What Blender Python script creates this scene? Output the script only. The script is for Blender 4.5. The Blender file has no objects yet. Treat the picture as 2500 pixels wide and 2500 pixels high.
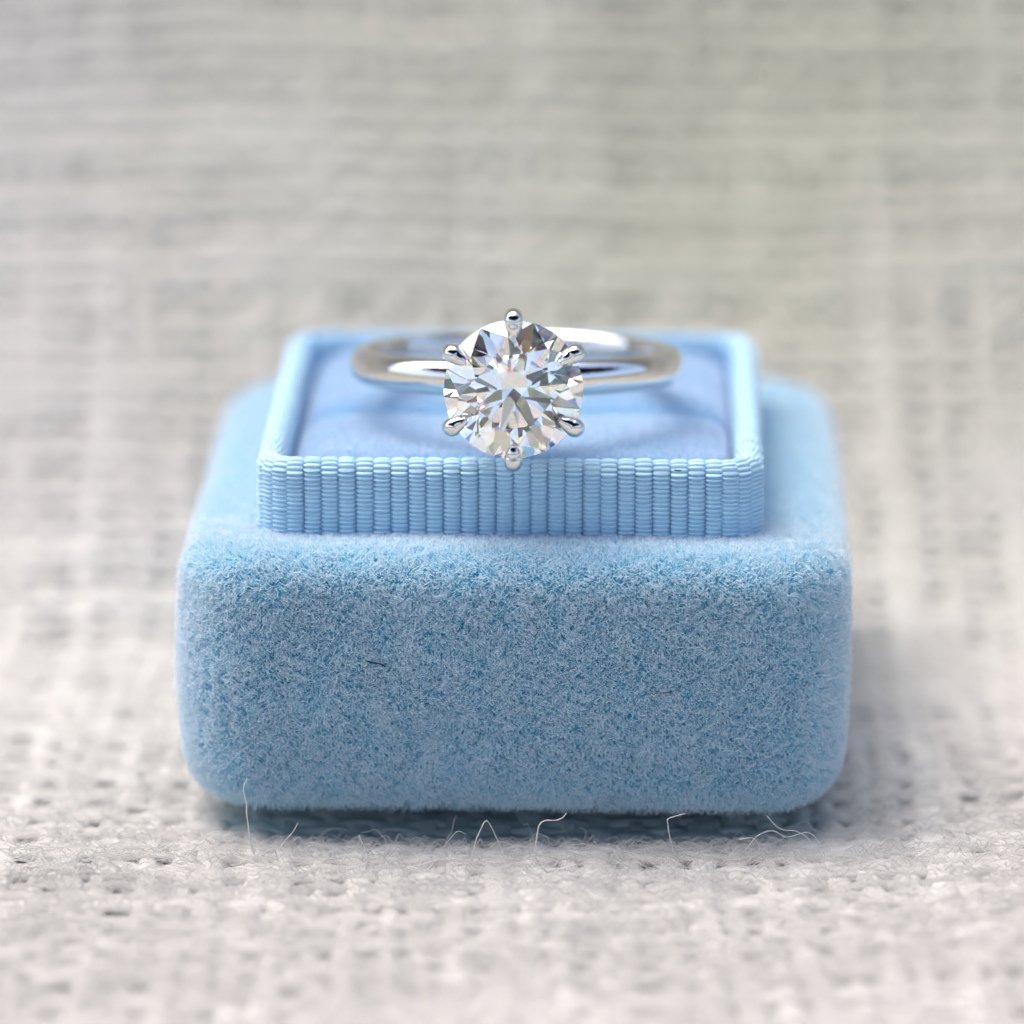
# Engagement ring resting on an open pale blue velvet ring box, on coarse linen.  1 Blender unit = 1 cm.
import bpy, math, random
import numpy as np
from mathutils import Vector

rng = np.random.default_rng(11)
random.seed(11)
R = math.radians
PI = math.pi
scene = bpy.context.scene
scene.unit_settings.system = 'METRIC'
scene.unit_settings.scale_length = 0.01
scene.unit_settings.length_unit = 'CENTIMETERS'
C = scene.collection

# ------------------------------------------------------------------ camera
PITCH = 15.1
cd = bpy.data.cameras.new('camera')
cam = bpy.data.objects.new('camera', cd)
C.objects.link(cam)
cam.location = (0.0, -33.75, 11.18)
cam.rotation_euler = (R(90 - PITCH), 0, 0)
cd.sensor_width = 36
cd.lens = 206.6
cd.clip_start = 1.0
cd.clip_end = 200000
cd.dof.use_dof = True
cd.dof.focus_distance = 35.22
cd.dof.aperture_fstop = 0.145         # 1.4 cm wide aperture (the lens is given in mm, the scene in cm)
cd.dof.aperture_blades = 8
cd.dof.aperture_rotation = 0.2
scene.camera = cam

# ------------------------------------------------------------------ sky and sun
SUN_EL, SUN_AZ = 68.0, -62.0         # azimuth from +Y towards +X: nearly overhead, a little to the left
world = bpy.data.worlds.new('World')
scene.world = world
world.use_nodes = True
wn = world.node_tree.nodes
wl = world.node_tree.links
bg = wn['Background']
sky = wn.new('ShaderNodeTexSky')
sky.sky_type = 'NISHITA'
sky.sun_disc = False
sky.sun_elevation = R(SUN_EL)
sky.sun_rotation = R(SUN_AZ % 360)
sky.altitude = 100
sky.air_density = 0.8
sky.dust_density = 5.0
sky.ozone_density = 0.2
wl.new(sky.outputs[0], bg.inputs[0])
bg.inputs[1].default_value = 0.11
sd = bpy.data.lights.new('sun', 'SUN')
sun = bpy.data.objects.new('sun', sd)
C.objects.link(sun)
sd.energy = 0.8
sd.angle = R(80)
sd.color = (1.0, 0.97, 0.93)
dirv = Vector((math.sin(R(SUN_AZ)) * math.cos(R(SUN_EL)), math.cos(R(SUN_AZ)) * math.cos(R(SUN_EL)), math.sin(R(SUN_EL))))
sun.rotation_euler = (-dirv).to_track_quat('-Z', 'Y').to_euler()
sun.location = dirv * 60

vs = scene.view_settings
vs.view_transform = 'Standard'
vs.look = 'None'
vs.exposure = 1.82
vs.gamma = 1.0
cy = scene.cycles
cy.max_bounces = 28
cy.diffuse_bounces = 24
cy.glossy_bounces = 8
cy.transmission_bounces = 24
cy.transparent_max_bounces = 8
cy.caustics_refractive = True
cy.caustics_reflective = True
cy.blur_glossy = 0.5
cy.sample_clamp_indirect = 6.0
cy.use_adaptive_sampling = False
cy.use_denoising = True
cy.denoiser = 'OPENIMAGEDENOISE'
scene.cycles_curves.shape = 'RIBBONS'
scene.cycles_curves.subdivisions = 2


# ------------------------------------------------------------------ helpers
def tag(o, label=None, cat=None, group=None, kind=None):
    if label: o['label'] = label
    if cat: o['category'] = cat
    if group: o['group'] = group
    if kind: o['kind'] = kind
    return o


def empty(name, loc=(0, 0, 0), rot=(0, 0, 0)):
    o = bpy.data.objects.new(name, None)
    C.objects.link(o)
    o.location = loc
    o.rotation_euler = rot
    o.empty_display_size = 0.3
    return o


def mesh_obj(name, V, F, mat, parent=None, smooth=True):
    """F: (n,4) array of quads, or a list of index lists."""
    me = bpy.data.meshes.new(name)
    if isinstance(F, np.ndarray):
        V = np.asarray(V, np.float32)
        n, k = F.shape
        me.vertices.add(len(V))
        me.vertices.foreach_set('co', V.ravel())
        me.loops.add(n * k)
        me.loops.foreach_set('vertex_index', F.astype(np.int32).ravel())
        me.polygons.add(n)
        me.polygons.foreach_set('loop_start', np.arange(0, n * k, k, dtype=np.int32))
        me.polygons.foreach_set('use_smooth', np.full(n, smooth))
        me.update(calc_edges=True)
    else:
        me.from_pydata([tuple(map(float, v)) for v in V], [], F)
        me.polygons.foreach_set('use_smooth', np.full(len(me.polygons), smooth))
        me.update()
    me.materials.append(mat)
    o = bpy.data.objects.new(name, me)
    C.objects.link(o)
    if parent is not None:
        o.parent = parent
    return o


def grid_faces(nu, nv, wrap_u=False, wrap_v=False, flip=False):
    """verts indexed u*nv + v"""
    us = np.arange(nu if wrap_u else nu - 1)
    vv = np.arange(nv if wrap_v else nv - 1)
    U, W = np.meshgrid(us, vv, indexing='ij')
    U2, W2 = (U + 1) % nu, (W + 1) % nv
    q = np.stack([U * nv + W, U2 * nv + W, U2 * nv + W2, U * nv + W2], -1).reshape(-1, 4)
    return q[:, ::-1].copy() if flip else q


def vertex_normals(V, F):
    V = np.asarray(V, float)
    n = np.zeros_like(V)
    fn = np.cross(V[F[:, 2]] - V[F[:, 0]], V[F[:, 3]] - V[F[:, 1]])
    for k in range(4):
        np.add.at(n, F[:, k], fn)
    return n / (np.linalg.norm(n, axis=1, keepdims=True) + 1e-12)


def wave_noise(seed, freqs, dims=2):
    """cheap smooth noise: a sum of sines in random directions"""
    g = np.random.default_rng(seed)
    terms = []
    for f, a in freqs:
        for _ in range(5):
            d = g.normal(size=dims)
            d /= np.linalg.norm(d)
            terms.append((d * f * g.uniform(.7, 1.4), g.uniform(0, 2 * PI), a / 2.2))

    def fn(P):
        P = np.asarray(P, float)
        s = 0
        for d, ph, a in terms:
            s = s + a * np.sin(P @ d + ph)
        return s
    return fn


def hair(name, pos, rad, mat, parent=None):
    """pos: (m,n,3) points of m fibres; rad: (m,n)"""
    m, n, _ = pos.shape
    hc = bpy.data.hair_curves.new(name)
    hc.add_curves([n] * m)
    hc.position_data.foreach_set('vector', np.ascontiguousarray(pos, np.float32).ravel())
    at = hc.attributes.get('radius') or hc.attributes.new('radius', 'FLOAT', 'POINT')
    at.data.foreach_set('value', np.ascontiguousarray(rad, np.float32).ravel())
    hc.materials.append(mat)
    o = bpy.data.objects.new(name, hc)
    C.objects.link(o)
    if parent is not None:
        o.parent = parent
    return o


def pile(name, V, F, density, length, radius, mat, parent, seed, spread=.42, flow=.5, npts=5, flow_f=9.0):
    """velvet pile: fibres standing on a quad mesh, leaning along a slowly changing flow"""
    g = np.random.default_rng(seed)
    V = np.asarray(V, float)
    N = vertex_normals(V, F)
    a = .5 * np.linalg.norm(np.cross(V[F[:, 2]] - V[F[:, 0]], V[F[:, 3]] - V[F[:, 1]]), axis=1)
    cen = V[F].mean(1)
    d = density(cen) if callable(density) else np.full(len(F), density)
    w = a * d
    m = int(w.sum())
    f = g.choice(len(F), m, p=w / w.sum())
    u, v = g.random(m)[:, None], g.random(m)[:, None]
    q = F[f]
    lerp = lambda A: (A[q[:, 0]] * (1 - u) + A[q[:, 1]] * u) * (1 - v) + (A[q[:, 3]] * (1 - u) + A[q[:, 2]] * u) * v
    P, Nn = lerp(V), lerp(N)
    Nn /= np.linalg.norm(Nn, axis=1, keepdims=True)
    fl = np.stack([wave_noise(seed + k, [(flow_f, .35), (flow_f * 3.1, .6), (flow_f * 9, .8)], 3)(P) for k in range(3)], -1)
    T = fl * flow + g.normal(size=(m, 3)) * spread
    T -= (T * Nn).sum(1, keepdims=True) * Nn
    T2 = g.normal(size=(m, 3))
    T2 -= (T2 * Nn).sum(1, keepdims=True) * Nn
    L = length * g.uniform(.72, 1.15, m)[:, None]
    long_ = g.random(m) < .03
    L[long_] *= 1.25
    pts = []
    for k in range(npts):
        t = k / (npts - 1)
        h = Nn * t * (1 - .12 * t) + T * (t ** 1.7) + T2 * .16 * t * t * t
        pts.append(P + h * L)
    pos = np.stack(pts, 1)
    r = (radius * g.uniform(.75, 1.2, m))[:, None] * np.linspace(1.0, .45, npts)[None] ** .8
    o = hair(name, pos, r, mat, parent)
    o['kind'] = 'stuff'
    return o


# ------------------------------------------------------------------ materials
def new_mat(name):
    m = bpy.data.materials.new(name)
    m.use_nodes = True
    nt = m.node_tree
    return m, nt, nt.nodes, nt.links, nt.nodes['Principled BSDF']


def ramp(nodes, stops):
    r = nodes.new('ShaderNodeValToRGB')
    e = r.color_ramp.elements
    while len(e) > 1: e.remove(e[-1])
    e[0].position, e[0].color = stops[0][0], (*stops[0][1], 1)
    for p, c in stops[1:]:
        x = e.new(p)
        x.color = (*c, 1)
    return r


def fibre_mat(name, c_root, c_tip, trans=.35, gloss=.06, rough=.4):
    """fibre that scatters light back and through; its tip may be paler than its root"""
    m, nt, n, l, p = new_mat(name)
    n.remove(p)
    out = n['Material Output']
    info = n.new('ShaderNodeHairInfo')
    rp = ramp(n, [(.30, c_root), (1.0, c_tip)])
    l.new(info.outputs['Intercept'], rp.inputs[0])
    hv = n.new('ShaderNodeHueSaturation')
    mr = n.new('ShaderNodeMapRange'); mr.inputs['To Min'].default_value = .9; mr.inputs['To Max'].default_value = 1.06
    l.new(info.outputs['Random'], mr.inputs[0]); l.new(mr.outputs[0], hv.inputs['Value']); l.new(rp.outputs[0], hv.inputs['Color'])
    df = n.new('ShaderNodeBsdfDiffuse')
    tr = n.new('ShaderNodeBsdfTranslucent')
    gl = n.new('ShaderNodeBsdfGlossy')
    gl.inputs['Roughness'].default_value = rough
    l.new(hv.outputs[0], df.inputs[0]); l.new(hv.outputs[0], tr.inputs[0])
    m1 = n.new('ShaderNodeMixShader'); m1.inputs[0].default_value = trans
    l.new(df.outputs[0], m1.inputs[1]); l.new(tr.outputs[0], m1.inputs[2])
    m2 = n.new('ShaderNodeMixShader'); m2.inputs[0].default_value = gloss
    l.new(m1.outputs[0], m2.inputs[1]); l.new(gl.outputs[0], m2.inputs[2])
    l.new(m2.outputs[0], out.inputs[0])
    return m


def yarn_mat(name, along):
    m, nt, n, l, p = new_mat(name)
    tc = n.new('ShaderNodeTexCoord')
    mp = n.new('ShaderNodeMapping')
    s = [70, 70, 70]; s[along] = 6
    mp.inputs['Scale'].default_value = s
    l.new(tc.outputs['Object'], mp.inputs[0])
    nz = n.new('ShaderNodeTexNoise'); nz.inputs['Scale'].default_value = 1; nz.inputs['Detail'].default_value = 4
    l.new(mp.outputs[0], nz.inputs[0])
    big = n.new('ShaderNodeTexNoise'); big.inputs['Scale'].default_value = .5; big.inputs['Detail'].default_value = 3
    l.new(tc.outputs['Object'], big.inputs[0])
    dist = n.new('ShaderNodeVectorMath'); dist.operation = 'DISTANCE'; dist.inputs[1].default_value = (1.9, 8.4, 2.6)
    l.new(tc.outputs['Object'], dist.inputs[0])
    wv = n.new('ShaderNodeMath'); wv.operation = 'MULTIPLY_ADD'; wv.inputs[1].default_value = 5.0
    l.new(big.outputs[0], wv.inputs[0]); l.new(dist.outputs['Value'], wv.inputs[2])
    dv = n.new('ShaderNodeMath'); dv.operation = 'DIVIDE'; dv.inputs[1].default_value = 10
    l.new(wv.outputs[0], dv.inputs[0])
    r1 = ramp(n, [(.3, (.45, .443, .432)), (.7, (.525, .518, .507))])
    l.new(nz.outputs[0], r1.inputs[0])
    r2 = ramp(n, [(.34, (.87, .885, .755)), (.84, (1, 1, 1))])  # olive shade of the upper backdrop, painted into the yarn colour
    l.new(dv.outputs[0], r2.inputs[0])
    mx = n.new('ShaderNodeMix'); mx.data_type = 'RGBA'; mx.blend_type = 'MULTIPLY'; mx.inputs[0].default_value = 1
    at = n.new('ShaderNodeAttribute'); at.attribute_name = 'tone'
    m0 = n.new('ShaderNodeMix'); m0.data_type = 'RGBA'; m0.blend_type = 'MULTIPLY'; m0.inputs[0].default_value = 1
    l.new(r1.outputs[0], m0.inputs[6]); l.new(at.outputs['Color'], m0.inputs[7])
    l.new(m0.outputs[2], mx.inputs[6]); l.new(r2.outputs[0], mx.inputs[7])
    l.new(mx.outputs[2], p.inputs['Base Color'])
    p.inputs['Roughness'].default_value = .75
    p.inputs['Specular IOR Level'].default_value = .25
    bp = n.new('ShaderNodeBump'); bp.inputs['Strength'].default_value = .6; bp.inputs['Distance'].default_value = .012
    l.new(nz.outputs[0], bp.inputs['Height']); l.new(bp.outputs[0], p.inputs['Normal'])
    return m


def plain_mat(name, col, rough=.8, spec=.2):
    m, nt, n, l, p = new_mat(name)
    nz = n.new('ShaderNodeTexNoise'); nz.inputs['Scale'].default_value = 3; nz.inputs['Detail'].default_value = 5
    tc = n.new('ShaderNodeTexCoord'); l.new(tc.outputs['Object'], nz.inputs[0])
    rp = ramp(n, [(.3, tuple(c * .85 for c in col)), (.7, tuple(min(1, c * 1.12) for c in col))])
    l.new(nz.outputs[0], rp.inputs[0]); l.new(rp.outputs[0], p.inputs['Base Color'])
    p.inputs['Roughness'].default_value = rough
    p.inputs['Specular IOR Level'].default_value = spec
    return m


def metal_mat():
    m, nt, n, l, p = new_mat('polished_white_gold')
    p.inputs['Base Color'].default_value = (.72, .71, .70, 1)
    p.inputs['Metallic'].default_value = 1
    tc = n.new('ShaderNodeTexCoord')
    nz = n.new('ShaderNodeTexNoise'); nz.inputs['Scale'].default_value = 18; nz.inputs['Detail'].default_value = 3
    l.new(tc.outputs['Object'], nz.inputs[0])
    mr = n.new('ShaderNodeMapRange'); mr.inputs['To Min'].default_value = .03; mr.inputs['To Max'].default_value = .09
    l.new(nz.outputs[0], mr.inputs[0]); l.new(mr.outputs[0], p.inputs['Roughness'])
    bp = n.new('ShaderNodeBump'); bp.inputs['Strength'].default_value = .04; bp.inputs['Distance'].default_value = .02
    l.new(nz.outputs[0], bp.inputs['Height']); l.new(bp.outputs[0], p.inputs['Normal'])
    return m


def diamond_mat():
    """glass with diamond's refractive index; light entering splits into three colour lobes (fire)"""
    m, nt, n, l, p = new_mat('diamond_crystal')
    n.remove(p)
    out = n['Material Output']

    def glass(col, ior):
        g = n.new('ShaderNodeBsdfGlass')
        g.inputs['Color'].default_value = col
        g.inputs['Roughness'].default_value = 0
        g.inputs['IOR'].default_value = ior
        return g
    a = n.new('ShaderNodeAddShader'); b = n.new('ShaderNodeAddShader'); mx = n.new('ShaderNodeMixShader')
    l.new(glass((1, 0, 0, 1), 2.392).outputs[0], a.inputs[0]); l.new(glass((0, 1, 0, 1), 2.418).outputs[0], a.inputs[1])
    l.new(a.outputs[0], b.inputs[0]); l.new(glass((0, 0, 1, 1), 2.450).outputs[0], b.inputs[1])
    geo = n.new('ShaderNodeNewGeometry')
    l.new(geo.outputs['Backfacing'], mx.inputs[0])
    l.new(b.outputs[0], mx.inputs[1]); l.new(glass((1, 1, 1, 1), 2.418).outputs[0], mx.inputs[2])
    l.new(mx.outputs[0], out.inputs[0])
    return m


def ribbon_mat():
    m, nt, n, l, p = new_mat('grosgrain_ribbon')
    tc = n.new('ShaderNodeTexCoord')
    mp = n.new('ShaderNodeMapping'); mp.inputs['Scale'].default_value = (25, 25, 160)
    nz = n.new('ShaderNodeTexNoise'); nz.inputs['Scale'].default_value = 1; nz.inputs['Detail'].default_value = 3
    l.new(tc.outputs['Object'], mp.inputs[0]); l.new(mp.outputs[0], nz.inputs[0])
    rp = ramp(n, [(.3, (.39, .64, .84)), (.7, (.48, .71, .89))])
    l.new(nz.outputs[0], rp.inputs[0]); l.new(rp.outputs[0], p.inputs['Base Color'])
    p.inputs['Roughness'].default_value = .45
    p.inputs['Specular IOR Level'].default_value = .38
    p.inputs['Sheen Weight'].default_value = .06
    p.inputs['Sheen Tint'].default_value = (.8, .9, 1, 1)
    bp = n.new('ShaderNodeBump'); bp.inputs['Strength'].default_value = .35; bp.inputs['Distance'].default_value = .006
    l.new(nz.outputs[0], bp.inputs['Height']); l.new(bp.outputs[0], p.inputs['Normal'])
    return m


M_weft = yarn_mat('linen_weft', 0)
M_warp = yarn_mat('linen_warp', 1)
M_sheet = plain_mat('linen_backing', (.38, .38, .345))
M_ground = plain_mat('grass_ground', (.045, .06, .025))
M_lfib = fibre_mat('linen_fibre', (.60, .592, .58), (.67, .662, .65), .35, .10, .35)
M_loose = fibre_mat('loose_flax_fibre', (.86, .85, .83), (.90, .89, .87), .4, .12, .35)
M_velvet = plain_mat('velvet_ground_cloth', (.28, .69, .80))
M_pile = fibre_mat('velvet_pile', (.31, .785, .895), (.90, .922, .98), .42, .05, .45)
M_cushion = fibre_mat('cushion_velvet_pile', (.48, .69, .87), (.74, .84, .96), .40, .05, .45)
M_ribbon = ribbon_mat()
M_metal = metal_mat()
M_diamond = diamond_mat()
M_lint = plain_mat('dark_lint', (.012, .012, .018))

# ------------------------------------------------------------------ ground and cloth
X0, X1, Y0, Y1 = -8.6, 8.6, -8.0, 16.0
und = wave_noise(5, [(.35, .10), (.9, .05), (2.2, .018)])


# the cloth lies flat under the box and curves up behind it; t runs along the cloth, front to back
_t = np.linspace(-60, 90, 6001)
_sl = np.radians(np.interp(_t, [3.6, 5.0, 6.5, 9.5, 16, 26], [0, 22, 36, 56, 60, 78]))
_dt = _t[1] - _t[0]
_y = np.cumsum(np.cos(_sl)) * _dt; _y += -np.interp(0, _t, _y)
_z = np.cumsum(np.sin(_sl)) * _dt; _z -= _z[0]


def cloth(x, t, h=0.0):
    """point h above the cloth at (x, t)"""
    x, t, h = np.broadcast_arrays(np.asarray(x, float), np.asarray(t, float), np.asarray(h, float))
    fl = 1 / (1 + np.exp(-(np.hypot(x, (t - 2) * .9) - 3.4) * 2.2))     # flat where the box stands
    hh = h + und(np.stack([x, t], -1)) * fl
    a = np.interp(t, _t, _sl)
    return np.stack([x, np.interp(t, _t, _y) - np.sin(a) * hh, np.interp(t, _t, _z) + np.cos(a) * hh], -1)


gr = mesh_obj('ground', [(-60000, -60000, -46), (60000, -60000, -46), (60000, 60000, -46), (-60000, 60000, -46)], [[0, 1, 2, 3]], M_ground)
tag(gr, kind='structure')

gx, gt = np.linspace(-55, 55, 331), np.linspace(-38, 52, 361)
GX, GT = np.meshgrid(gx, gt, indexing='ij')
inside = (GX > X0 + .5) & (GX < X1 - .5) & (GT > Y0 + .5) & (GT < Y1 - .5)
sheet = mesh_obj('linen_cloth', cloth(GX, GT, np.where(inside, -.088, -.05)).reshape(-1, 3), grid_faces(331, 361), M_sheet)
tag(sheet, 'off-white coarse woven linen cloth spread under the ring box and rising behind it', kind='structure')

# unseen tree added to give the ring and the stone dark reflections
M_leaf = plain_mat('dark_leaf', (.045, .045, .038), .6, .3)
M_bark = plain_mat('tree_bark', (.07, .05, .035))
tree = tag(empty('added_tree', (120, -330, -46)), 'added unseen leafy tree that gives the ring and the stone dark reflections', 'tree')
g = np.random.default_rng(8)
m = 5200
d = g.normal(size=(m, 3)); d /= np.linalg.norm(d, axis=1, keepdims=True)
cc = d * (g.random(m) ** .4)[:, None] * [430, 125, 165] + [-105, 60, 318]
cc[:, 1] += .0011 * (cc[:, 0] + 120) ** 2 + 30
u_ = g.normal(size=(m, 3)); u_ /= np.linalg.norm(u_, axis=1, keepdims=True)
v_ = np.cross(u_, g.normal(size=(m, 3))); v_ /= np.linalg.norm(v_, axis=1, keepdims=True)
sz = g.uniform(13, 26, m)[:, None]
LV = np.stack([cc - u_ * sz, cc + v_ * sz * .55, cc + u_ * sz, cc - v_ * sz * .55], 1).reshape(-1, 3)
mesh_obj('crown', LV, np.arange(m * 4).reshape(-1, 4), M_leaf, tree, False)

PX, PY = .205, .19                     # thread spacing
nwe, nwa = int((Y1 - Y0) / PY), int((X1 - X0) / PX)


def yarns(n_lines, pitch, start, a0, a1, cross_pitch, cross_start, phase, along, seed, hw, hh, amp):
    """all yarns of one direction: elliptical tubes that pass over and under the other direction"""
    g = np.random.default_rng(seed)
    ns = int((a1 - a0) / cross_pitch * 5)
    s = np.linspace(a0, a1, ns)
    VV, FF, tone = [], [], []
    nr = 6
    ang = np.linspace(0, 2 * PI, nr, endpoint=False)
    base = grid_faces(ns, nr, wrap_v=True)
    drift = wave_noise(seed + 50, [(.5, .05), (1.7, .018)])
    for i in range(n_lines):
        w1 = wave_noise(seed * 997 + i, [(1.1, .17), (3.3, .14), (8, .09)], 1)
        w2 = wave_noise(seed * 991 + i + 5000, [(1.5, .020), (5, .014)], 1)
        w3 = wave_noise(seed * 983 + i + 9000, [(2.2, .35), (6, .3)], 1)
        tk = np.clip(g.normal(1, .16), .72, 1.32) * (1 + w1(s[:, None]))
        c = start + (i + .5) * pitch + g.normal(0, .020)
        off = c + w2(s[:, None]) + drift(np.stack([s, np.full(ns, c)], -1))
        z = amp * np.sin(PI * (s - cross_start) / cross_pitch + PI * (i + phase)) * (1 + .9 * w3(s[:, None]))
        # cross-section: across the yarn, and up
        ca, sa = np.cos(ang)[None] * (hw * tk)[:, None], np.sin(ang)[None] * (hh * np.sqrt(tk))[:, None]
        zc = (z - .072)[:, None] + sa
        if along == 0:
            P = cloth(np.repeat(s[:, None], nr, 1), off[:, None] + ca, zc)
        else:
            P = cloth(off[:, None] - ca, np.repeat(s[:, None], nr, 1), zc)
        tone.append(np.repeat(np.clip(g.normal(1, .07), .82, 1.14) * (1 + .12 * w3(s[:, None])), nr))
        VV.append(P.reshape(-1, 3)); FF.append(base + i * ns * nr)
    return np.concatenate(VV), np.concatenate(FF), np.concatenate(tone)


def weave(name, mat, *a):
    V, F, tone = yarns(*a)
    o = mesh_obj(name, V, F, mat, sheet)
    at = o.data.attributes.new('tone', 'FLOAT_COLOR', 'POINT')
    at.data.foreach_set('color', np.stack([tone, tone, tone, np.ones_like(tone)], -1).astype(np.float32).ravel())
    tag(o, kind='stuff')


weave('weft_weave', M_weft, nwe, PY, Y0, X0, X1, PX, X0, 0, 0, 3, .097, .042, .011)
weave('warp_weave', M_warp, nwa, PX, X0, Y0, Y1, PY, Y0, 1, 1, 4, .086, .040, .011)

# short fibres standing off the yarns, in the part of the cloth near the box
g = np.random.default_rng(77)
m = 30000
fx, fy = g.uniform(-7, 7, m), g.normal(-1.6, 2.3, m)
keep = ~((np.abs(fx) < 2.0) & (fy > .1) & (fy < 4))
fx, fy = fx[keep], fy[keep]; m = len(fx)
az = g.normal(0, .22, m) + np.where(g.random(m) < .5, 0, PI)
ln = g.gamma(2.4, .05, m) + .05
el = np.where(g.random(m) < .02, np.clip(g.normal(.3, .3, m), 0, 1.2), np.abs(g.normal(0, .07, m)))
pts = []
up = (np.abs(fx) < 2.3) & (fy > -.75) & (fy < .05) & (g.random(m) < .055)      # longer strays along the front of the box
el[up] = g.uniform(.1, .9, up.sum()); ln[up] = g.uniform(.12, .38, up.sum()); az[up] += g.normal(0, .8, up.sum())
curl = np.where(up, g.normal(0, 1.0, m), g.normal(0, .4, m))
for k in range(6):
    t = k / 5
    a = az + curl * t
    pts.append(cloth(fx + np.cos(a) * ln * t * np.cos(el), fy + np.sin(a) * ln * t * np.cos(el),
                         -.016 + g.normal(0, .014, m) + np.sin(el) * ln * t * (1.25 - .6 * t) + .02 * math.sin(PI * t)))
pos = np.stack(pts, 1)
rad = np.repeat((g.uniform(.0012, .0034, m))[:, None], 6, 1) * np.linspace(1, .6, 6)[None]
tag(hair('fibre_fuzz', pos, rad, M_lfib, sheet), kind='stuff')


def tube_mesh(path, radii, nr=6):
    """round tube along a path of points, closed at both ends"""
    P = np.asarray(path, float)
    n = len(P)
    rad = np.broadcast_to(np.asarray(radii, float), (n,))
    T = np.gradient(P, axis=0)
    T /= np.linalg.norm(T, axis=1, keepdims=True)
    ref = np.array([.3, .2, 1.0]) if abs(T[0][2]) < .8 else np.array([1.0, .2, .1])
    a = np.cross(T[0], ref); a /= np.linalg.norm(a)
    ang = np.linspace(0, 2 * PI, nr, endpoint=False)
    V = []
    for i in range(n):
        a = a - T[i] * (a @ T[i]); a /= np.linalg.norm(a)
        b = np.cross(T[i], a)
        V.append(P[i] + rad[i] * (np.cos(ang)[:, None] * a + np.sin(ang)[:, None] * b))
    V = np.concatenate(V)
    F = [list(q) for q in grid_faces(n, nr, wrap_v=True, flip=True)]
    F.append(list(range(nr))); F.append(list(range((n - 1) * nr, n * nr))[::-1])
    return V, F


def spline(P, k=6):
    """Catmull-Rom resample"""
    P = np.asarray(P, float)
    Q = np.vstack([2 * P[0] - P[1], P, 2 * P[-1] - P[-2]])
    out = []
    for i in range(1, len(Q) - 2):
        for t in np.linspace(0, 1, k, endpoint=False):
            out.append(.5 * ((2 * Q[i]) + (-Q[i - 1] + Q[i + 1]) * t + (2 * Q[i - 1] - 5 * Q[i] + 4 * Q[i + 1] - Q[i + 2]) * t * t
                             + (-Q[i - 1] + 3 * Q[i] - 3 * Q[i + 1] + Q[i + 2]) * t ** 3))
    out.append(P[-1])
    return np.array(out)


V, F = tube_mesh(spline([(0, 0, 0), (-6, 8, 120), (-30, 20, 230), (-110, 50, 330)], 5), np.linspace(19, 8, 16), 10)
mesh_obj('trunk', V, F, M_bark, tree)  # trunk of the added tree, out of view

# loose flax fibres that stand up in front of the box: x, y, z
loose = [
    ([(-1.52, -.30, -.05), (-1.57, -.30, .14), (-1.595, -.28, .34), (-1.605, -.27, .44), (-1.585, -.27, .50)], .0065),
    ([(-.16, -.36, -.02), (-.235, -.36, .02), (-.215, -.34, .13), (-.165, -.31, .245), (-.115, -.30, .19), (-.055, -.30, .03)], .0055),
    ([(.175, -.36, -.04), (.145, -.35, .05), (.155, -.33, .19), (.185, -.30, .235), (.29, -.27, .25), (.32, -.25, .275)], .0065),
    ([(.975, -.26, -.02), (.955, -.26, .08), (.93, -.25, .20), (.935, -.24, .235), (1.04, -.22, .262)], .0060),
    ([(-.92, -.25, .13), (-.885, -.25, .05), (-.84, -.26, .02), (-.77, -.25, .03), (-.74, -.24, .065)], .0050),
    ([(1.40, -.2, .02), (1.47, -.18, .11), (1.56, -.15, .135), (1.66, -.16, .09), (1.78, -.16, .125), (1.85, -.16, .05)], .0048),
    ([(1.36, -.22, .10), (1.44, -.22, .11), (1.50, -.2, .03), (1.56, -.2, .00)], .0045),
    ([(1.53, -.16, .23), (1.60, -.16, .15), (1.72, -.17, .13), (1.80, -.17, .06)], .0040),
    ([(.20, -.48, -.02), (.45, -.46, .03), (.70, -.46, .0)], .0050),
    ([(-.62, -.45, -.01), (-.4, -.42, .045), (-.15, -.42, .0)], .0045),
    ([(-2.1, .0, -.01), (-1.95, .0, .09), (-1.75, .0, .09)], .0040),
    ([(-1.40, -.15, .03), (-1.32, -.12, .12), (-1.29, -.1, .17)], .0045),
]
for P, rr in loose:
    S = spline(P, 7)
    S = S + np.stack([wave_noise(int(1000 * rr) + k + len(S), [(25, .004), (60, .002)], 3)(S) for k in range(3)], -1)
    V, F = tube_mesh(S, .78 * rr * np.linspace(1.0, .6, len(S)) * (1 + .25 * np.sin(np.arange(len(S)) * 1.7)), 5)
    mesh_obj('loose_fibre', V, F, M_loose, sheet)

# ------------------------------------------------------------------ ring box
BW, BD, BH = 3.95, 4.60, 1.73           # velvet shell without its pile
box = tag(empty('ring_box', (0.0, .10, 0.0), (0, 0, R(-1.5))),
          'open pale blue velvet ring box with a ribbed ribbon tray, standing on linen', 'ring box')


def round_rect(w, y0, y1, r, n_side, n_arc):
    """outline of a rounded rectangle, counter-clockwise from the front: points and outward normals"""
    P, N = [], []
    cx = [(w / 2 - r, y0 + r, -90), (w / 2 - r, y1 - r, 0), (-w / 2 + r, y1 - r, 90), (-w / 2 + r, y0 + r, 180)]
    for k, (x, y, a0) in enumerate(cx):
        for a in np.radians(np.linspace(a0, a0 + 90, n_arc)):
            P.append((x + r * math.cos(a), y + r * math.sin(a))); N.append((math.cos(a), math.sin(a)))
        x2, y2, _ = cx[(k + 1) % 4]
        a = R(a0 + 90)
        p = np.array(P[-1]); q = np.array([x2 + r * math.cos(a), y2 + r * math.sin(a)])
        for t in np.linspace(0, 1, n_side + 2)[1:-1]:
            P.append(tuple(p + (q - p) * t)); N.append((math.cos(a), math.sin(a)))
    return np.array(P), np.array(N)


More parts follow.
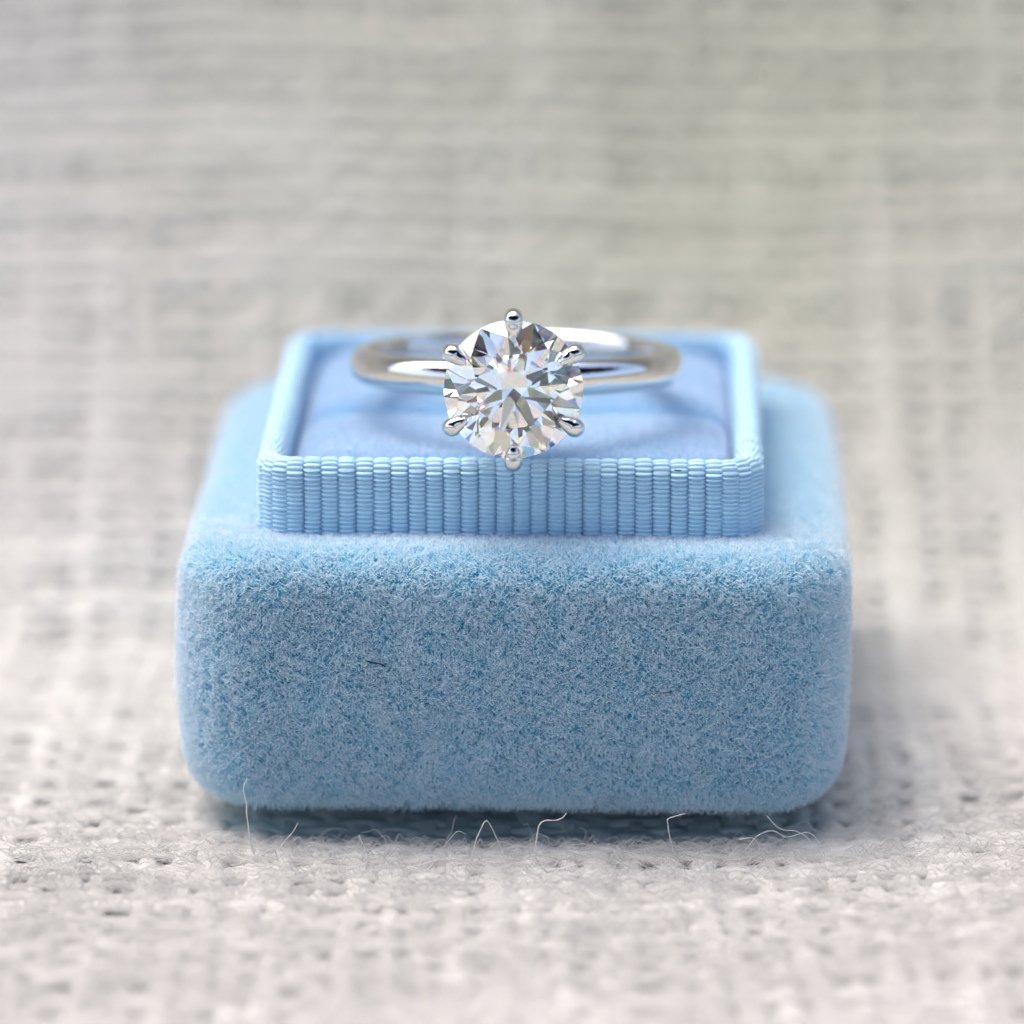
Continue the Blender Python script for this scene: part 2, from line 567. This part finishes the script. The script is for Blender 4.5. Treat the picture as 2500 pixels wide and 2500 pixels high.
# velvet shell: rounded plan, rounded top edge, rounded bottom edge; (inset, z) profile from underneath to the tray
OP, ON = round_rect(BW, 0, BD, .50, 26, 12)
prof = [(.49, .15)]
for a in np.radians(np.linspace(-80, 0, 7)): prof.append((.30 * (1 - math.cos(a)), .15 + .34 * (1 + math.sin(a))))
for z in np.linspace(.49, BH - .21, 14)[1:-1]: prof.append((-.02 * math.sin(PI * (z - .49) / (BH - .70)), z))
for a in np.radians(np.linspace(0, 84, 9)): prof.append((.21 * (1 - math.cos(a)), BH - .21 * (1 - math.sin(a))))
for t in (.27, .34, .42, .48, .495): prof.append((t, BH + .004))
prof = np.array(prof)
wob = wave_noise(21, [(1.6, .012), (4, .006)], 3)
SV = np.empty((len(OP), len(prof), 3))
SV[:, :, :2] = OP[:, None] - ON[:, None] * prof[None, :, :1]
SV[:, :, 2] = prof[None, :, 1]
SV = SV.reshape(-1, 3)
SV[:, 2] += wob(SV) * .8
SV[:, :2] += wob(SV + 7)[:, None] * (SV[:, :2] - [0, BD / 2]) / 2.2
SF = grid_faces(len(OP), len(prof), wrap_u=True)
shell = mesh_obj('velvet_shell', SV, SF, M_velvet, box)


def dens(c):
    d = np.full(len(c), 12000.)
    d[(c[:, 1] < .75)] = 20000.
    d[(c[:, 1] > 3.9) & (c[:, 2] < 1.6)] = 3000.
    d[c[:, 2] < .20] = 2500.
    return d


pile('velvet_pile', SV, SF, dens, .070, .0023, M_pile, shell, 31, spread=.26, flow=.2)

# ribbon tray
TW, TY0, TY1, TZ0, TZ1, TT = 3.08, .40, 3.86, 1.66, 2.265, .17
tray = None
TP, TN = round_rect(TW, TY0, TY1, .25, 8, 8)
pr = [(.045, TZ0)]
pr += [(.045, z) for z in np.linspace(TZ0, TZ1 - .085, 5)[1:]]
pr += [(.085 - .040 * math.cos(a), TZ1 - .085 + .040 * math.sin(a)) for a in np.linspace(0, PI, 9)[1:]]
pr += [(.125, z) for z in np.linspace(TZ1 - .085, TZ0, 5)[1:]]
pr = np.array(pr)
V = np.empty((len(TP), len(pr), 3))
V[:, :, :2] = TP[:, None] - TN[:, None] * np.minimum(pr[None, :, :1], 10)
V[:, :, 2] = pr[None, :, 1]
tray = mesh_obj('ribbon_tray', V.reshape(-1, 3), grid_faces(len(TP), len(pr), wrap_u=True), M_ribbon, box)
tray.location.x = -.03


def rib_mesh(shift, seed):
    """one rib of the grosgrain: a row of stacked weft ovals up the wall, over the rim and down inside; local -Y is outward"""
    step, ns = .0268, 8
    g = np.random.default_rng(seed)
    rr = .055
    l1 = (TZ1 - rr) - TZ0 - .03
    l2 = PI * rr
    l3 = .26
    tot = l1 + l2 + l3
    n = int(tot / step * ns)
    s = np.linspace(0, tot, n)
    y = np.where(s < l1, 0, np.where(s < l1 + l2, rr - rr * np.cos((s - l1) / rr), 2 * rr)) + .03
    z = np.where(s < l1, TZ0 + s, np.where(s < l1 + l2, TZ1 - .03 - rr + rr * np.sin((s - l1) / rr), TZ1 - .03 - rr - (s - l1 - l2)))
    ny = np.where(s < l1, -1, np.where(s < l1 + l2, -np.cos((s - l1) / rr), 1))
    nz = np.where((s > l1) & (s < l1 + l2), np.sin((s - l1) / rr), 0)
    k = s / step + shift
    b = np.abs(np.sin(PI * k)) ** .5
    jit = wave_noise(seed, [(140, .02), (260, .05)], 1)(s[:, None])
    hw = .0550 * (.62 + .38 * b) * (1 + .5 * jit)
    hh = .038 * (.14 + .86 * b) * (1 + jit)
    hh = hh * np.where((s > l1) & (s < l1 + l2), .62, 1)
    ang = np.linspace(0, PI, 9)
    V = np.empty((n, 9, 3))
    V[:, :, 0] = np.cos(ang)[None] * hw[:, None]
    up = (np.sin(ang) ** .6)[None] * hh[:, None] - .006
    V[:, :, 1] = y[:, None] + up * ny[:, None]
    V[:, :, 2] = z[:, None] + up * nz[:, None]
    return V.reshape(-1, 3), grid_faces(n, 9, flip=True)


protos = []
for q in range(6):
    V, F = rib_mesh(.5 * (q % 2), 60 + q)
    me_o = mesh_obj('ribbon_rib', V, F, M_ribbon, tray)
    protos.append(me_o)
# walk round the rounded rectangle, one rib every 1.05 mm
FP, FN = round_rect(TW, TY0, TY1, .25, 60, 14)
seg = np.linalg.norm(np.roll(FP, -1, 0) - FP, axis=1)
cum = np.concatenate([[0], np.cumsum(seg)])
nrib = int(round(cum[-1] / .105))
nrib += nrib % 2
for i in range(nrib):
    s = (i + .5) * cum[-1] / nrib
    k = min(int(np.searchsorted(cum, s) - 1), len(FP) - 1)
    t = (s - cum[k]) / seg[k]
    p = FP[k] * (1 - t) + FP[(k + 1) % len(FP)] * t
    nn = FN[k] * (1 - t) + FN[(k + 1) % len(FP)] * t
    pool = protos[i % 2::2]
    if i < 6:
        o = protos[i]
    else:
        o = random.choice(pool).copy(); C.objects.link(o); o.parent = tray
    o.location = (p[0], p[1], random.gauss(0, .002))
    o.rotation_euler = (0, R(random.gauss(0, .03)), math.atan2(nn[1], nn[0]) + PI / 2)

# the two velvet pads of the cushion with the ring slot between them
for (y0, y1, sd_) in ((.575, 1.97, 41), (1.98, 3.68, 42)):
    nu, nv = 41, 33
    u, v = np.linspace(-1, 1, nu), np.linspace(-1, 1, nv)
    U, W = np.meshgrid(u, v, indexing='ij')
    shape = (np.clip(1 - np.abs(U) ** 9, 0, 1) * np.clip(1 - np.abs(W) ** 7, 0, 1)) ** .5
    Z = 1.95 + .23 * shape + .012 * wave_noise(sd_, [(2, 1), (5, .5)])(np.stack([U, W], -1)) * shape
    Vp = np.stack([U * 1.335 - .03, (y0 + y1) / 2 + W * (y1 - y0) / 2, Z], -1).reshape(-1, 3)
    Fp = grid_faces(nu, nv)
    pad = mesh_obj('cushion_pad', Vp, Fp, M_velvet, box)
    pile('cushion_pile', Vp, Fp, 9000,   .045, .0032, M_cushion, pad, sd_, spread=.3, flow=.1, flow_f=4)

# ------------------------------------------------------------------ ring
RT, L = 8.0, 1.55                      # tilt, and distance from the ring's centre to the stone's girdle
SR = .416                              # stone radius
ring = tag(empty('engagement_ring', (.03, 1.915, 2.515), (R(-RT), 0, R(-.8))),
           'polished white gold solitaire ring with a six-prong round diamond, lying on the blue ring box', 'ring')
nb = 220
th = np.linspace(0, 2 * PI, nb, endpoint=False)
cs = []
for a in np.linspace(0, 2 * PI, 40, endpoint=False):
    c_, s_ = math.cos(a), math.sin(a)
    rr_ = .085 * np.sign(c_) * abs(c_) ** (1.0 if c_ > 0 else .7)
    zz_ = .112 * np.sign(s_) * abs(s_) ** .97
    if c_ < 0: rr_ *= .55
    cs.append((.955 + rr_, zz_))
cs = np.array(cs)
V = np.empty((nb, 40, 3))
V[:, :, 0] = np.cos(th)[:, None] * cs[None, :, 0]
V[:, :, 1] = np.sin(th)[:, None] * cs[None, :, 0]
V[:, :, 2] = cs[None, :, 1]
mesh_obj('band', V.reshape(-1, 3), grid_faces(nb, 40, True, True), M_metal, ring)


def st(u, v, h):                       # stone frame (h points out of the table) to ring frame
    return (u, -L - h, v)


# round brilliant
def brilliant():
    tc, tp = math.tan(R(34.3)), math.tan(R(40.9))
    rt, gh = SR * .565, .014            # table radius, half girdle at the main facets
    rm = rt + (SR - rt) * .50
    rl = SR * .24
    V, F = [], []
    A = lambda k: PI / 8 + k * PI / 4 + R(6)
    def add(r, a, h):
        V.append(st(r * math.cos(a), r * math.sin(a), h)); return len(V) - 1
    ht = gh + (SR - rt) * tc
    hm = gh + (SR - rm * math.cos(PI / 8)) * tc
    hl = -(gh + (SR - rl * math.cos(PI / 8)) * tp)
    table = [add(rt, A(k), ht) for k in range(8)]
    mid = [add(rm, A(k + .5), hm) for k in range(8)]
    low = [add(rl, A(k + .5), hl) for k in range(8)]
    culet = add(0, 0, -(gh + SR * tp))
    na = 5

    def plane(p, q, r_):
        p, q, r_ = map(np.array, (p, q, r_))
        n = np.cross(q - p, r_ - p)
        return lambda x, y: p[2] - (n[0] * (x - p[0]) + n[1] * (y - p[1])) / n[2]
    top, bot = {}, {}
    for half in range(16):
        k, s = half // 2, half % 2
        a0 = A(k + .5 * s)
        mk = k if s == 0 else k
        am = A(k + .5)
        mp = (rm * math.cos(am), rm * math.sin(am), hm)
        lp = (rl * math.cos(am), rl * math.sin(am), hl)
        ak = A(k) if s == 0 else A(k + 1)
        g0 = (SR * math.cos(ak), SR * math.sin(ak), gh)
        g1 = (SR * math.cos(am), SR * math.sin(am), gh)
        pt = plane(mp, g0, g1)
        pb = plane(lp, (g0[0], g0[1], -gh), (g1[0], g1[1], -gh))
        for j in range(na):
            a = a0 + (PI / 8) * j / na
            x, y = SR * math.cos(a), SR * math.sin(a)
            top[half * na + j] = add(SR, a, pt(x, y)); bot[half * na + j] = add(SR, a, pb(x, y))
    n = 16 * na
    F.append(table)
    for k in range(8):
        k1 = (k + 1) % 8
        g = lambda i: i % n
        gk, gm, gn = k * 2 * na, (k * 2 + 1) * na, (k * 2 + 2) * na
        F.append([table[k], mid[k], table[k1]])
        F.append([table[k], mid[k - 1], top[gk], mid[k]])
        F.append([mid[k]] + [top[g(i)] for i in range(gk, gm + 1)])
        F.append([mid[k]] + [top[g(i)] for i in range(gm, gn + 1)])
        F.append([culet, low[k], bot[gk], low[k - 1]])
        F.append([low[k]] + [bot[g(i)] for i in range(gm, gk - 1, -1)])
        F.append([low[k]] + [bot[g(i)] for i in range(gn, gm - 1, -1)])
    for i in range(n):
        j = (i + 1) % n
        F.append([top[i], bot[i], bot[j], top[j]])
    return V, F


V, F = brilliant()
dia = mesh_obj('diamond', V, F, M_diamond, ring, smooth=False)
import bmesh
bm = bmesh.new(); bm.from_mesh(dia.data); bmesh.ops.recalc_face_normals(bm, faces=bm.faces); bm.to_mesh(dia.data); bm.free()

# prongs: up from the base, along the outside of the stone, and folded over its edge
tcr = math.tan(R(34.3))
for k in range(6):
    a = PI / 2 + k * PI / 3 + R([0, -2, 2, 0, -2, 2][k] * .6)
    path = [(.17, -.52), (.24, -.40), (.335, -.22), (.415, -.06), (.438, .03)]
    path += [(.425, .075), (.395, .085), (.36, .098), (.325, .108)]
    rads = [.042, .042, .043, .048, .055, .058, .052, .040, .019]
    pp = spline([(r_, h_, 0) for r_, h_ in path], 5)
    rs = np.interp(np.linspace(0, 1, len(pp)), np.linspace(0, 1, len(rads)), rads)
    V3 = [st(q[0] * math.cos(a), q[0] * math.sin(a), q[1]) for q in pp]
    # round the tip
    V, F = tube_mesh(V3, rs, 14)
    mesh_obj('prong', V, F, M_metal, ring)


def torus(rc, rm_, h, n=64, nr=12, sy=1.0):
    V = []
    for t in np.linspace(0, 2 * PI, n, endpoint=False):
        for b in np.linspace(0, 2 * PI, nr, endpoint=False):
            q = rc + rm_ * math.cos(b)
            V.append(st(q * math.cos(t), q * math.sin(t), h + rm_ * sy * math.sin(b)))
    return np.array(V), grid_faces(n, nr, True, True)


V, F = torus(.285, .030, -.30)
mesh_obj('gallery_rail', V, F, M_metal, ring)
V, F = torus(.12, .075, -.53, 48, 14, .8)
mesh_obj('head_base', V, F, M_metal, ring)

# ------------------------------------------------------------------ specks of lint
def lint(P, r, label):
    P = np.asarray(P, float)
    c = P.mean(0)
    S = spline(P - c, 6)
    V, F = tube_mesh(S, r * (1 - .5 * np.linspace(-1, 1, len(S)) ** 2), 6)
    o = mesh_obj('lint_fibre', V, F, M_lint)
    o.location = c
    tag(o, label, 'lint', 'dark specks of lint on the ring box')


lint([(-.88, -.005, 1.155), (-.83, -.012, 1.14), (-.79, -.012, 1.135), (-.76, -.005, 1.115)], .0050, 'short black lint fibre stuck in the front velvet left of centre')
lint([(.82, -.005, .945), (.87, -.01, .95), (.93, -.01, .955), (.98, -.005, .97)], .0024, 'thin dark curved hair on the front velvet below and right of the stone')
lint([(.975, .445, 2.215), (1.0, .442, 2.212), (1.02, .442, 2.213)], .005, 'tiny dark speck caught on the ribbed ribbon right of the diamond')
